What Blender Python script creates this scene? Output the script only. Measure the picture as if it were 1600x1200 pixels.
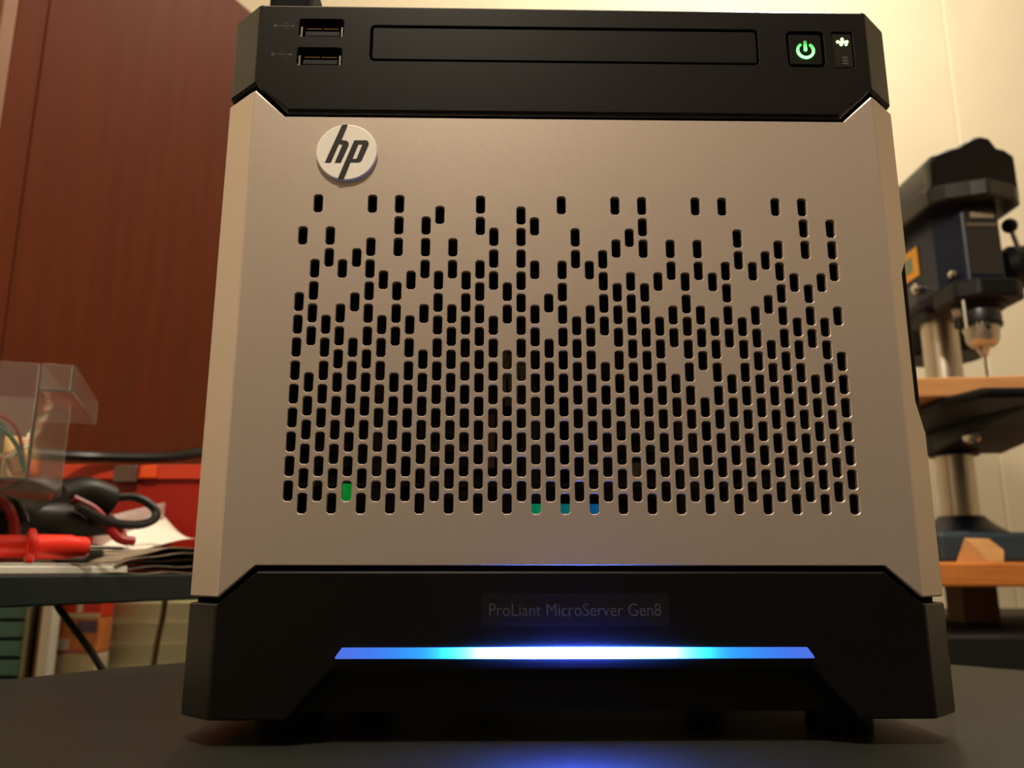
import bpy, bmesh, math, random
from mathutils import Vector, Matrix

for o in list(bpy.data.objects):
    bpy.data.objects.remove(o, do_unlink=True)
scene = bpy.context.scene
C = scene.collection
random.seed(4)

# ------------------------------------------------------------------ camera
cam_data = bpy.data.cameras.new('camera')
cam = bpy.data.objects.new('camera', cam_data)
C.objects.link(cam)
cam_data.sensor_width = 36.0
cam_data.lens = 1300.0 / 1600.0 * 36.0
cam_data.clip_start = 0.01
cam_data.clip_end = 20.0
right = Vector((0.99983, -0.018277, 0.000477))
down = Vector((0.00443, 0.216867, -0.976191))
fwd = Vector((0.017738, 0.97603, 0.216912))
cam.matrix_world = Matrix((
    (right.x, -down.x, -fwd.x, -0.0224),
    (right.y, -down.y, -fwd.y, -0.2508),
    (right.z, -down.z, -fwd.z, 0.04914),
    (0, 0, 0, 1)))
cam_data.dof.use_dof = True
cam_data.dof.focus_distance = 0.262
cam_data.dof.aperture_fstop = 17.0
scene.camera = cam

# ------------------------------------------------------------------ world / exposure
world = bpy.data.worlds.new('world')
scene.world = world
world.use_nodes = True
world.node_tree.nodes['Background'].inputs[0].default_value = (1.0, 0.82, 0.6, 1)
world.node_tree.nodes['Background'].inputs[1].default_value = 0.02
vs = scene.view_settings
vs.view_transform = 'Standard'
vs.look = 'None'
vs.exposure = 0.0
vs.gamma = 1.0
vs.use_curve_mapping = False

# pendant lamps: position, power, colour
LAMPS = [((0.52, 0.82, 1.50), 27.0, (1.0, 0.90, 0.75)),
         ((-0.10, -0.42, 1.05), 42.0, (1.0, 0.86, 0.68))]

# ------------------------------------------------------------------ helpers
def lin(c):
    return tuple(((x / 255.0) / 12.92 if x / 255.0 <= 0.04045 else ((x / 255.0 + 0.055) / 1.055) ** 2.4) for x in c)

MATS = {}
def mat(name, rgb, rough=0.6, metal=0.0, spec=0.5, var=0.0, scale=40.0, stretch=(1, 1, 1), bump=0.0,
        bscale=800.0, rgb2=None, trans=0.0, ior=1.45, alpha=1.0):
    """procedural principled material: noise-varied colour plus fine relief"""
    if name in MATS:
        return MATS[name]
    m = bpy.data.materials.new(name)
    m.use_nodes = True
    nt = m.node_tree
    p = nt.nodes['Principled BSDF']
    col = lin(rgb)
    p.inputs['Base Color'].default_value = (*col, 1)
    p.inputs['Roughness'].default_value = rough
    p.inputs['Metallic'].default_value = metal
    p.inputs['Specular IOR Level'].default_value = spec
    p.inputs['Transmission Weight'].default_value = trans
    p.inputs['IOR'].default_value = ior
    p.inputs['Alpha'].default_value = alpha
    tc = nt.nodes.new('ShaderNodeTexCoord')
    if var > 0 or rgb2:
        mp = nt.nodes.new('ShaderNodeMapping')
        mp.inputs['Scale'].default_value = stretch
        nz = nt.nodes.new('ShaderNodeTexNoise')
        nz.inputs['Scale'].default_value = scale
        nz.inputs['Detail'].default_value = 4
        rp = nt.nodes.new('ShaderNodeValToRGB')
        c2 = lin(rgb2) if rgb2 else tuple(x * (1 - var) for x in col)
        c1 = col if rgb2 else tuple(min(1, x * (1 + var)) for x in col)
        rp.color_ramp.elements[0].color = (*c2, 1)
        rp.color_ramp.elements[1].color = (*c1, 1)
        rp.color_ramp.elements[0].position = 0.3
        rp.color_ramp.elements[1].position = 0.7
        nt.links.new(tc.outputs['Object'], mp.inputs['Vector'])
        nt.links.new(mp.outputs['Vector'], nz.inputs['Vector'])
        nt.links.new(nz.outputs['Fac'], rp.inputs['Fac'])
        nt.links.new(rp.outputs['Color'], p.inputs['Base Color'])
    if bump > 0:
        nb = nt.nodes.new('ShaderNodeTexNoise')
        nb.inputs['Scale'].default_value = bscale
        nb.inputs['Detail'].default_value = 2
        bp = nt.nodes.new('ShaderNodeBump')
        bp.inputs['Strength'].default_value = bump
        bp.inputs['Distance'].default_value = 0.001
        nt.links.new(tc.outputs['Object'], nb.inputs['Vector'])
        nt.links.new(nb.outputs['Fac'], bp.inputs['Height'])
        nt.links.new(bp.outputs['Normal'], p.inputs['Normal'])
    MATS[name] = m
    return m

def emit(name, rgb, strength):
    if name in MATS:
        return MATS[name]
    m = bpy.data.materials.new(name)
    m.use_nodes = True
    nt = m.node_tree
    p = nt.nodes['Principled BSDF']
    p.inputs['Base Color'].default_value = (*lin(rgb), 1)
    p.inputs['Emission Color'].default_value = (*lin(rgb), 1)
    p.inputs['Emission Strength'].default_value = strength
    MATS[name] = m
    return m

class MB:
    """collects shapes into one mesh"""
    def __init__(self):
        self.v = []; self.f = []
    def add(self, vs, fs):
        n = len(self.v)
        self.v += [tuple(p) for p in vs]
        self.f += [tuple(i + n for i in f) for f in fs]
        return self
    def box(self, x0, x1, y0, y1, z0, z1):
        return self.add([(x0, y0, z0), (x1, y0, z0), (x1, y1, z0), (x0, y1, z0), (x0, y0, z1), (x1, y0, z1), (x1, y1, z1), (x0, y1, z1)],
                        [(0, 3, 2, 1), (4, 5, 6, 7), (0, 1, 5, 4), (1, 2, 6, 5), (2, 3, 7, 6), (3, 0, 4, 7)])
    def prism(self, pts, axis, a, b):
        """polygon pts (2D) extruded along axis from a to b; axis 'y': pts are (x,z); 'z': (x,y); 'x': (y,z)"""
        def P(p, t):
            return {'y': (p[0], t, p[1]), 'z': (p[0], p[1], t), 'x': (t, p[0], p[1])}[axis]
        n = len(pts)
        vs = [P(p, a) for p in pts] + [P(p, b) for p in pts]
        fs = [tuple(range(n)), tuple(range(2 * n - 1, n - 1, -1))] + [(i, (i + 1) % n, (i + 1) % n + n, i + n) for i in range(n)]
        return self.add(vs, fs)
    def lathe(self, prof, c=(0, 0, 0), axis='z', n=32):
        """prof: list of (radius, height)"""
        vs = []; fs = []
        for r, h in prof:
            for i in range(n):
                a = 2 * math.pi * i / n
                u, w = r * math.cos(a), r * math.sin(a)
                p = {'z': (u, w, h), 'y': (u, h, w), 'x': (h, u, w)}[axis]
                vs.append((p[0] + c[0], p[1] + c[1], p[2] + c[2]))
        m = len(prof)
        for j in range(m - 1):
            for i in range(n):
                k = (i + 1) % n
                fs.append((j * n + i, j * n + k, (j + 1) * n + k, (j + 1) * n + i))
        fs.append(tuple(range(n))); fs.append(tuple(range((m - 1) * n, m * n)))
        return self.add(vs, fs)
    def tube(self, pts, r, n=8, closed=False):
        pts = [Vector(p) for p in pts]
        m = len(pts); vs = []; fs = []
        up = Vector((0.13, 0.21, 0.97)).normalized()
        for i, p in enumerate(pts):
            t = (pts[min(i + 1, m - 1)] - pts[max(i - 1, 0)]).normalized()
            a = t.cross(up)
            if a.length < 1e-4:
                a = t.cross(Vector((1, 0, 0)))
            a.normalize(); b = t.cross(a).normalized()
            up = -b if (-b).dot(up) > 0 else b
            a = t.cross(up).normalized(); b = a.cross(t)
            rr = r[i] if isinstance(r, (list, tuple)) else r
            for k in range(n):
                q = 2 * math.pi * k / n
                vs.append(p + a * (rr * math.cos(q)) + b * (rr * math.sin(q)))
        for i in range(m - 1):
            for k in range(n):
                k2 = (k + 1) % n
                fs.append((i * n + k, i * n + k2, (i + 1) * n + k2, (i + 1) * n + k))
        fs.append(tuple(range(n))); fs.append(tuple(range((m - 1) * n, m * n)))
        return self.add(vs, fs)
    def grid(self, fn, nu, nv):
        """open surface fn(i/nu, j/nv)"""
        vs = [fn(i / nu, j / nv) for i in range(nu + 1) for j in range(nv + 1)]
        fs = [(i * (nv + 1) + j, (i + 1) * (nv + 1) + j, (i + 1) * (nv + 1) + j + 1, i * (nv + 1) + j + 1) for i in range(nu) for j in range(nv)]
        return self.add(vs, fs)
    def build(self, name, m, parent=None, bevel=0.0, seg=2, smooth=False, solid=0.0, angle=35):
        me = bpy.data.meshes.new(name)
        me.from_pydata(self.v, [], self.f)
        bm = bmesh.new(); bm.from_mesh(me)
        bmesh.ops.recalc_face_normals(bm, faces=bm.faces)
        bm.to_mesh(me); bm.free()
        return link(name, me, m, parent, bevel, seg, smooth, solid, angle)

def link(name, me, m, parent=None, bevel=0.0, seg=2, smooth=False, solid=0.0, angle=35):
    me.materials.append(m)
    if smooth:
        for p in me.polygons:
            p.use_smooth = True
        me.set_sharp_from_angle(angle=math.radians(angle))
    o = bpy.data.objects.new(name, me)
    C.objects.link(o)
    if parent is not None:
        o.parent = parent
    if solid:
        s = o.modifiers.new('thickness', 'SOLIDIFY'); s.thickness = solid; s.offset = 0
    if bevel:
        b = o.modifiers.new('bevel', 'BEVEL'); b.width = bevel; b.segments = seg
        b.limit_method = 'ANGLE'; b.angle_limit = math.radians(30)
    return o

def thing(name, label, cat, loc=(0, 0, 0), rotz=0.0, group=None):
    o = bpy.data.objects.new(name, None)
    o.empty_display_size = 0.02
    C.objects.link(o)
    o.location = loc
    o.rotation_euler = (0, 0, rotz)
    return tag(o, label, cat, group)

def tag(o, label, cat, group=None):
    o['label'] = label; o['category'] = cat
    if group: o['group'] = group
    return o

def place(o, loc, rotz=0.0):
    o.location = loc; o.rotation_euler = (0, 0, rotz); return o

def struct(o):
    o['kind'] = 'structure'; return o

def spline(pts, n=10):
    """Catmull-Rom through pts"""
    P = [Vector(p) for p in pts]
    P = [P[0] * 2 - P[1]] + P + [P[-1] * 2 - P[-2]]
    out = []
    for i in range(1, len(P) - 2):
        for k in range(n):
            t = k / n
            a, b, c, d = P[i - 1], P[i], P[i + 1], P[i + 2]
            out.append(0.5 * ((2 * b) + (c - a) * t + (2 * a - 5 * b + 4 * c - d) * t * t + (3 * b - a - 3 * c + d) * t ** 3))
    out.append(P[-2])
    return out

def inset(pts, d):
    """offset a CCW polygon inwards by d (mitred)"""
    n = len(pts); out = []
    for i in range(n):
        p0, p1, p2 = Vector(pts[i - 1]), Vector(pts[i]), Vector(pts[(i + 1) % n])
        e1 = (p1 - p0).normalized(); e2 = (p2 - p1).normalized()
        n1 = Vector((-e1.y, e1.x)); n2 = Vector((-e2.y, e2.x))
        b = n1 + n2
        k = d / max(0.3, (1 + n1.dot(n2)))
        out.append((p1.x + b.x * k, p1.y + b.y * k))
    return out

def ccw(pts):
    a = sum(pts[i - 1][0] * pts[i][1] - pts[i][0] * pts[i - 1][1] for i in range(len(pts)))
    return pts if a > 0 else pts[::-1]

def plate_mesh(bm, outline, holes, y0, y1, b, keep_x=None, hb=None):
    """upright plate in the XZ plane, front at y0, back edge at y1, with bevelled rims and real holes"""
    hb = b if hb is None else hb
    edges = []; loops = []
    outline = ccw(outline)
    for k, lp in enumerate([outline] + [ccw(h) for h in holes]):
        bb = b if k == 0 else hb
        fr = inset(lp, bb if k == 0 else -bb)
        if k == 0 and keep_x:
            fr = [(p[0] if abs(q[0]) < keep_x else q[0], p[1]) for p, q in zip(fr, lp)]
        vf = [bm.verts.new((x, y0, z)) for x, z in fr]
        vm = [bm.verts.new((x, y0 + bb, z)) for x, z in lp]
        vb = [bm.verts.new((x, y1, z)) for x, z in lp]
        n = len(lp)
        for i in range(n):
            edges.append(bm.edges.new((vf[i], vf[(i + 1) % n])))
        loops.append((vf, vm, vb))
    bmesh.ops.triangle_fill(bm, use_beauty=True, use_dissolve=False, edges=edges, normal=(0, -1, 0))
    for vf, vm, vb in loops:
        n = len(vf)
        for i in range(n):
            j = (i + 1) % n
            bm.faces.new((vf[i], vf[j], vm[j], vm[i]))
            bm.faces.new((vm[i], vm[j], vb[j], vb[i]))

def rrect(x0, x1, z0, z1, r, seg=3):
    pts = []
    for cx, cz, a0 in ((x1 - r, z1 - r, 0), (x0 + r, z1 - r, 90), (x0 + r, z0 + r, 180), (x1 - r, z0 + r, 270)):
        for k in range(seg + 1):
            a = math.radians(a0 + 90 * k / seg)
            pts.append((cx + r * math.cos(a), cz + r * math.sin(a)))
    return pts

# ------------------------------------------------------------------ materials
M_black = mat('black_plastic', (12, 11, 10), 0.31, spec=0.43, bump=0.03, bscale=3500)
M_deep = mat('dark_interior', (14, 13, 13), 0.6, spec=.3)
M_silver = mat('silver_paint', (206, 190, 178), 0.38, metal=0.62, bump=0.06, bscale=2500)
M_steel = mat('bright_steel', (205, 200, 192), 0.25, metal=1.0)
M_badge = mat('badge_enamel', (250, 244, 234), 0.45, spec=.3)
M_ink = mat('black_ink', (28, 24, 24), 0.45)
M_grey_print = mat('grey_print', (58, 56, 55), 0.6)
M_table = mat('charcoal_tabletop', (33, 35, 29), 0.46, spec=0.30, var=0.12, scale=25, bump=0.15, bscale=900)
M_wall = mat('cream_wall_paint', (226, 214, 188), 0.85, var=0.03, scale=6, bump=0.1, bscale=200)
M_ceil = mat('white_ceiling_paint', (245, 240, 228), 0.9, var=0.02, scale=5)
M_floor = mat('dark_wood_floor', (58, 44, 34), 0.6, var=0.2, scale=6, stretch=(1, 8, 1))

# ================================================================== THE ROOM
X0, X1, Y0, Y1, Z0, Z1 = -1.4, 2.5, -3.2, 1.5, -0.70, 1.75
struct(MB().box(X0 - .1, X1 + .1, Y0 - .1, Y1 + .1, Z0 - .1, Z0).build('floor', M_floor))
struct(MB().box(X0 - .1, X1 + .1, Y0 - .1, Y1 + .1, Z1, Z1 + .1).build('ceiling', M_ceil))
wb = MB().box(X0 - .1, 1.05, Y1, Y1 + .1, Z0, Z1).box(1.05, X1 + .1, Y1 - .005, Y1 + .1, Z0, Z1)
struct(wb.build('wall_back', M_wall, bevel=.004))
struct(MB().box(X0 - .1, X0, Y0, Y1, Z0, Z1).build('wall_left', M_wall))
struct(MB().box(X1, X1 + .1, Y0, Y1 - .012, Z0, Z1).build('wall_right', M_wall))
struct(MB().box(X0, X1, Y0 - .1, Y0, Z0, Z1).build('wall_front', M_wall))

# unseen dark panelling added behind the camera to darken the server front's reflections
struct(MB().box(X0, X1, Y0, Y0 + .03, Z0, 1.05).build('added_trim_1', mat('added_dark_panelling', (44, 30, 24), .5, var=.15, scale=10, stretch=(6, 6, .5))))

# pendant lamps (out of frame)
def ceiling_lamp(pos, power, color, label):
    t = thing('ceiling_lamp', label, 'lamp', (pos[0], pos[1], Z1), group='pendant lamps')
    dz = pos[2] - Z1
    MB().lathe([(.045, -.001), (.045, -.018), (.02, -.024)]).build('ceiling_rose', M_ceil, t, smooth=True)
    MB().tube([(0, 0, -.02), (0, 0, dz + .062)], .004).build('cable', M_black, t, smooth=True)
    MB().lathe([(.0, .062), (.03, .062), (.03, .045)], (0, 0, dz)).build('socket', M_steel, t, smooth=True)
    Lg = bpy.data.lights.new('bulb', 'POINT')
    Lg.energy = power; Lg.color = color; Lg.shadow_soft_size = 0.05
    lo = bpy.data.objects.new('bulb', Lg); C.objects.link(lo); lo.parent = t; lo.location = (0, 0, dz)
ceiling_lamp(*LAMPS[0], 'bare bulb pendant lamp hanging from the ceiling near the drill press wall')
ceiling_lamp(*LAMPS[1], 'bare bulb pendant lamp hanging from the ceiling over the front of the round table')

# ================================================================== ROUND TABLE
tb = thing('round_table', 'round charcoal table top carrying the server', 'table', (0.006, 0.02, Z0))
MB().lathe([(.27, .682), (.284, .684), (.287, .689), (.287, .695), (.2845, .6985), (.281, .70), (0.0001, .70)], n=96).build('table_top', M_table, tb, smooth=True, angle=60)
MB().lathe([(.03, .03), (.03, .682)], n=24).build('pedestal', M_black, tb, smooth=True)
MB().lathe([(.20, 0), (.20, .008), (.05, .03), (.03, .04)], n=48).build('foot_disc', M_black, tb, smooth=True)

# ================================================================== THE SERVER
U = 0.00437
def X(x): return x * U
def Zs(z): return (z + 15.6) * U
K = 0.8468

srv = thing('mini_server', 'small silver and black cube server with perforated front door and glowing blue light bar', 'server', (0, 0, 0))

# --- case
cs = MB()
w, yb, y0 = .1146, .245, .0165
zb, zt = Zs(-13.7), Zs(38.5)
cs.box(-w, w, yb - .002, yb, zb, zt)
cs.box(-w, -w + .002, y0, yb - .002, zb, zt).box(w - .002, w, y0, yb - .002, zb, zt)
cs.box(-w + .002, w - .002, y0, yb - .002, zt - .002, zt).box(-w + .002, w - .002, y0, yb - .002, zb, zb + .002)
cs.build('case', M_black, srv)
# shelves of the frame that close off the drive bay above and below
MB().box(-.1120, .1120, .019, .24, Zs(29.6), Zs(29.9)).build('bay_ceiling', M_deep, srv)
MB().box(-.1120, .1120, .019, .24, Zs(-5.6), Zs(-5.2)).build('bay_floor', M_deep, srv)

def side_strip(bm, sg, zb, zt, bev, notch=None):
    prof = [(23.62, 0), (23.78, .04), (23.92, .15), (26.2, 2.30), (26.31, 2.45), (26.36, 2.65), (26.36, 4.2)]
    def cut(lim):
        out = []
        for x, y in prof:
            if x > lim:
                # stay on the chamfer plane at the limit, then run straight back
                yy = .15 + (lim - 23.92) / (26.2 - 23.92) * 2.15
                out.append((lim, max(yy, min(y, 3.9)) if y > 2.30 else yy))
            else:
                out.append((x, y))
        return out
    rows = [(zb, bev * 3.5, 99), (zb, bev, 99), (zb + bev, 0, 99)]
    if notch:
        rows += [(notch[0], 0, 99), (notch[1], 0, notch[4]), (notch[2], 0, notch[4]), (notch[3], 0, 99)]
    rows += [(zt - bev, 0, 99), (zt, bev, 99), (zt, bev * 3.5, 99)]
    grid = []
    for z, off, lim in rows:
        pr = cut(lim) if lim < 90 else prof
        row = []
        for i, (x, y) in enumerate(pr):
            a = Vector(prof[max(i - 1, 0)]); b = Vector(prof[min(i + 1, len(prof) - 1)])
            t = (b - a).normalized(); nrm = Vector((-t.y, t.x))
            if i == 0: nrm = Vector((0, 1))
            row.append(bm.verts.new((sg * X(x + nrm.x * off), X(y + nrm.y * off), Zs(z))))
        grid.append(row)
    for i in range(len(grid) - 1):
        for j in range(len(prof) - 1):
            bm.faces.new((grid[i][j], grid[i][j + 1], grid[i + 1][j + 1], grid[i + 1][j]))

def bm_obj(bm, name, m, parent):
    bmesh.ops.remove_doubles(bm, verts=bm.verts, dist=1e-6)
    bmesh.ops.recalc_face_normals(bm, faces=bm.faces)
    me = bpy.data.meshes.new(name); bm.to_mesh(me); bm.free()
    return link(name, me, m, parent)

def pts_m(pts): return [(X(x), Zs(z)) for x, z in pts]

# --- perforated door; one row of text = one row of the staggered vent holes, top to bottom
HOLES = [
    '.#...#.#.....#.....#...#.#...#.#...#.#..',
    '..........#.....#.......................',
    '.......#.#...#...#.......#...........#.#',
    '#.#...........#.#...#...#.......#.......',
    '.....#.#.#.#...........#.#.#.#.....#.#.#',
    '..#.#.........#.#...#.#.........#.#.....',
    '.#.#.#...#.#.#...#.#.#.....#.#.#.#.#...#',
    '......#.#.#.#.#.#.....#.#.#.#.#.....#.#.',
    '.#...#.#.....#.#...#...#.#.....#...#.#..',
    '#...#.....#.#...#.#...#.#...#.....#.....',
    '.#.#.#.#.#.#.#.#.#.#.#.#.#.#.#.#.#.#.#.#',
    '#.#...#.#.#.#.#.#...#.#.#.#.#.#.#...#.#.',
    '.#.#.#.#...#.#...#.#.#.#.#.#.#.#.#.#.#..',
    '#.#.#.#.#.#.#.#.#.#.#...#.#.#.#.#.#.#.#.',
    '...#.#...#.#.#.#.#.#.#.#.#...#...#.#...#',
    '#.#.#.#.#.#.#.#.#.#.#.#.#.#.#.#.#.#.#.#.',
    '.#.#.#.#.#.#.#.#.#.#.#.#.#.#...#.#.#.#.#',
] + ['#.#.#.#.#.#.#.#.#.#.#.#.#.#.#.#.#.#.#.#.', '.#.#.#.#.#.#.#.#.#.#.#.#.#.#.#.#.#.#.#.#'] * 5
assert len(HOLES) == 27
holes = []
HW, HH, CUT = .330, .695, .15     # half width / half height / corner cut, in hole pitches
for r, row in enumerate(HOLES):
    lev = 26 - r
    for c, ch in enumerate(row):
        if ch == '#':
            cx, cz = c - 19.42, lev * K
            holes.append(pts_m([(cx - HW + CUT, cz - HH), (cx + HW - CUT, cz - HH), (cx + HW, cz - HH + CUT), (cx + HW, cz + HH - CUT),
                                (cx + HW - CUT, cz + HH), (cx - HW + CUT, cz + HH), (cx - HW, cz + HH - CUT), (cx - HW, cz - HH + CUT)]))
bm = bmesh.new()
door_out = [(-23.62, -6.22), (-23.62, 31.25), (-21.3, 29.08), (21.3, 29.08), (23.62, 31.25), (23.62, -6.22), (21.3, -4.15), (-21.3, -4.15)]
plate_mesh(bm, pts_m(door_out), holes, 0, .0016, .00028, keep_x=X(23.6), hb=.0002)
side_strip(bm, -1, -6.22, 31.25, .10)
side_strip(bm, 1, -6.22, 31.25, .10, notch=(5.46, 7.6, 17.4, 19.1, 25.3))
door = bm_obj(bm, 'front_door', M_silver, srv)
# black grip seen in the side notch of the door
MB().box(X(25.0), X(26.25), X(2.55), X(3.7), Zs(4.6), Zs(20.0)).build('door_grip', M_black, srv, bevel=.0006)

# --- round badge
bd = MB().lathe([(X(2.28), 0), (X(2.28), -.0007), (X(2.2), -.0011), (0.0001, -.0011)], axis='y', n=64).build('badge', M_badge, srv)
bd.location = (X(2.96 - 19.42), 0, Zs(26.05))
def badge_letter(pts, hole=None):
    q = lambda l: [((x - 749) / 559 * X(2.25), (607 - z) / 512 * X(2.25)) for x, z in l]
    bm = bmesh.new()
    plate_mesh(bm, q(pts), [q(hole)] if hole else [], -.00118, -.0011, .00001)
    bm_obj(bm, 'letter', M_ink, bd)
badge_letter([(637, 112), (660, 103), (700, 98), (750, 98), (645, 392), (722, 394), (765, 414), (783, 450), (780, 490), (652, 808), (540, 808), (660, 492), (662, 470), (600, 468), (468, 808), (358, 808)])
badge_letter([(882, 390), (1110, 388), (1142, 408), (1154, 445), (1150, 480), (1042, 752), (1015, 785), (975, 800), (832, 800), (722, 1112), (660, 1117), (607, 1110)],
             hole=[(962, 468), (1036, 466), (938, 735), (866, 735)])

# --- top bezel
bm = bmesh.new()
top_out = [(-23.62, 38.8), (-23.62, 31.75), (-21.15, 29.45), (21.15, 29.45), (23.62, 31.75), (23.62, 38.8)]
usb_rects = [(-20.62, -17.2, 35.98, 37.45), (-20.66, -17.25, 33.5, 34.95)]
odd = rrect(-15.08, 15.17, 33.9, 36.97, .35)
pwr = rrect(17.42, 20.36, 33.78, 36.86, .35)
sta = rrect(21.02, 22.66, 33.74, 36.86, .1)
plate_mesh(bm, pts_m(top_out), [pts_m(rrect(a, b, c, d, .18)) for a, b, c, d in usb_rects] + [pts_m(odd), pts_m(pwr), pts_m(sta)],
           0, .006, .0012, keep_x=X(23.6), hb=.00025)
side_strip(bm, -1, 31.75, 38.8, .22)
side_strip(bm, 1, 31.75, 38.8, .22)
# top skin
v = [bm.verts.new(p) for p in ((-X(26.1), X(4.2), Zs(38.8)), (-X(26.1), X(2.6), Zs(38.8)), (-X(23.62), .0012, Zs(38.8)), (X(23.62), .0012, Zs(38.8)), (X(26.1), X(2.6), Zs(38.8)), (X(26.1), X(4.2), Zs(38.8)))]
bm.faces.new(v)
bm_obj(bm, 'top_bezel', M_black, srv)
MB().box(-.114, .114, X(3.9), .10, Zs(38.5), Zs(38.8)).build('lid', M_black, srv, bevel=.0005)
# backing behind the bezel openings
MB().box(-X(24), X(24), .009, .012, Zs(31.0), Zs(38.4)).build('bezel_backing', M_deep, srv)

def inner_plate(name, outline, gap, y0, m, bev=.0003):
    bm = bmesh.new()
    plate_mesh(bm, inset(ccw(pts_m(outline)), gap), [], y0, .009, bev)
    return bm_obj(bm, name, m, srv)
inner_plate('optical_bay_cover', odd, X(.14), .0002, M_black)
pb = inner_plate('power_button', pwr, X(.2), .0002, M_black)
M_panel = mat('smoked_panel', (34, 33, 30), 0.25, spec=0.5)
sp = inner_plate('status_panel', sta, X(.05), .0004, M_panel)

# power symbol: broken ring and bar, lit green
def green_light():
    m = bpy.data.materials.new('green_light'); m.use_nodes = True
    nt = m.node_tree; p = nt.nodes['Principled BSDF']
    p.inputs['Base Color'].default_value = (.02, .1, .04, 1)
    p.inputs['Emission Color'].default_value = (.10, 1.0, .12, 1)
    tc = nt.nodes.new('ShaderNodeTexCoord'); sx = nt.nodes.new('ShaderNodeSeparateXYZ')
    mr = nt.nodes.new('ShaderNodeMapRange')
    mr.inputs[1].default_value = X(.6); mr.inputs[2].default_value = X(-.35)
    mr.inputs[3].default_value = .55; mr.inputs[4].default_value = 7.5
    nt.links.new(tc.outputs['Object'], sx.inputs[0]); nt.links.new(sx.outputs['Z'], mr.inputs[0])
    nt.links.new(mr.outputs[0], p.inputs['Emission Strength'])
    return m
M_green = green_light()
ring = MB()
R1, R0 = X(.72), X(.52)
n = 40
pts = []
for i in range(n + 1):
    a = math.radians(90 + 32 + (360 - 64) * i / n)
    pts.append((math.cos(a), math.sin(a)))
poly_o = [(R1 * a, R1 * b) for a, b in pts]; poly_i = [(R0 * a, R0 * b) for a, b in pts]
for i in range(n):
    ring.prism([poly_o[i], poly_o[i + 1], poly_i[i + 1], poly_i[i]], 'y', -.0001, .0006)
ring.prism(rrect(-X(.12), X(.12), -X(.06), X(.84), X(.1)), 'y', -.0001, .0006)
ps = ring.build('power_symbol', M_green, pb)
ps.location = (X(18.86), 0, Zs(35.22))
# network icon (lit) and disk icon (dark)
M_net = emit('network_light', (190, 255, 150), 2.6)
ic = MB()
for dx, dz, r in ((-.36, .02, .13), (-.16, -.02, .10), (0, .26, .13), (0, .05, .12), (-.1, -.2, .13), (.16, 0, .11), (.36, .04, .13), (.28, -.2, .12)):
    ic.lathe([(X(r), 0), (X(r), -.0003)], (X(dx), 0, X(dz)), axis='y', n=16)
ni = ic.build('network_icon', M_net, sp); ni.location = (X(21.84), .0005, Zs(36.02))
di = MB()
for dz in (-.26, 0, .26):
    di.prism(rrect(-X(.25), X(.25), X(dz - .10), X(dz + .10), X(.095)), 'y', 0, .0003)
d_o = di.build('disk_icon', mat('dim_icon', (62, 62, 56), .6), sp); d_o.location = (X(21.92), .00025, Zs(34.4))

# --- usb ports
M_goldgrey = mat('contact_metal', (170, 150, 110), .35, metal=1.0)
for k, (a, b, c, d) in enumerate(usb_rects):
    e = bpy.data.objects.new('usb_port', None); C.objects.link(e); e.parent = srv
    e.location = (X((a + b) / 2), 0, Zs((c + d) / 2)); e.empty_display_size = .005
    hw, hh = X((b - a) / 2) - .0004, X((d - c) / 2) - .0003
    sh = MB(); t = .0005
    sh.box(-hw, -hw + t, .0009, .009, -hh, .0008).box(hw - t, hw, .0009, .009, -hh, .0008)
    sh.box(-hw, -hw + t, .0035, .009, .0008, hh).box(hw - t, hw, .0035, .009, .0008, hh)
    sh.box(-hw, hw, .0040, .009, -hh, -hh + t).box(-hw, hw, .0030, .009, hh - t, hh)
    sh.build('shell', M_steel, e)
    MB().box(-hw + .0012, hw - .0012, .0018, .009, -hh + .0009, -.0002).build('tongue', M_deep, e, bevel=.0002)
    sg = MB().box(-hw + .0016, -.0003, .0022, .0026, .0008, .0012).box(.0003, hw - .0016, .0022, .0026, .0008, .0012)
    sg.build('spring_contact', M_goldgrey, e)
    MB().box(-hw + t, hw - t, .0084, .009, -hh + t, hh - t).build('back_wall', M_deep, e)
    # trident mark printed beside the port
    tr = MB().box(-.0030, .0024, -.00002, 0, -.00012, .00012)
    tr.prism([(.0024, -.0006), (.0036, 0), (.0024, .0006)], 'y', -.00002, 0)
    tr.lathe([(.0006, 0), (.0006, -.00002)], (-.0031, 0, 0), axis='y', n=12)
    tr.prism([(-.0012, 0), (-.0009, 0), (.0002, .0011), (-.0001, .0011)], 'y', -.00002, 0).box(-.0001, .0011, -.00002, 0, .0009, .0011)
    tr.prism([(-.0002, 0), (.0001, 0), (.0011, -.0011), (.0008, -.0011)], 'y', -.00002, 0).box(.0008, .0017, -.00002, 0, -.0011, -.0009)
    mk = tr.build('usb_symbol', M_grey_print, srv)
    mk.location = (X(a - 1.15), -.00003, Zs((c + d) / 2) + .0005)

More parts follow.
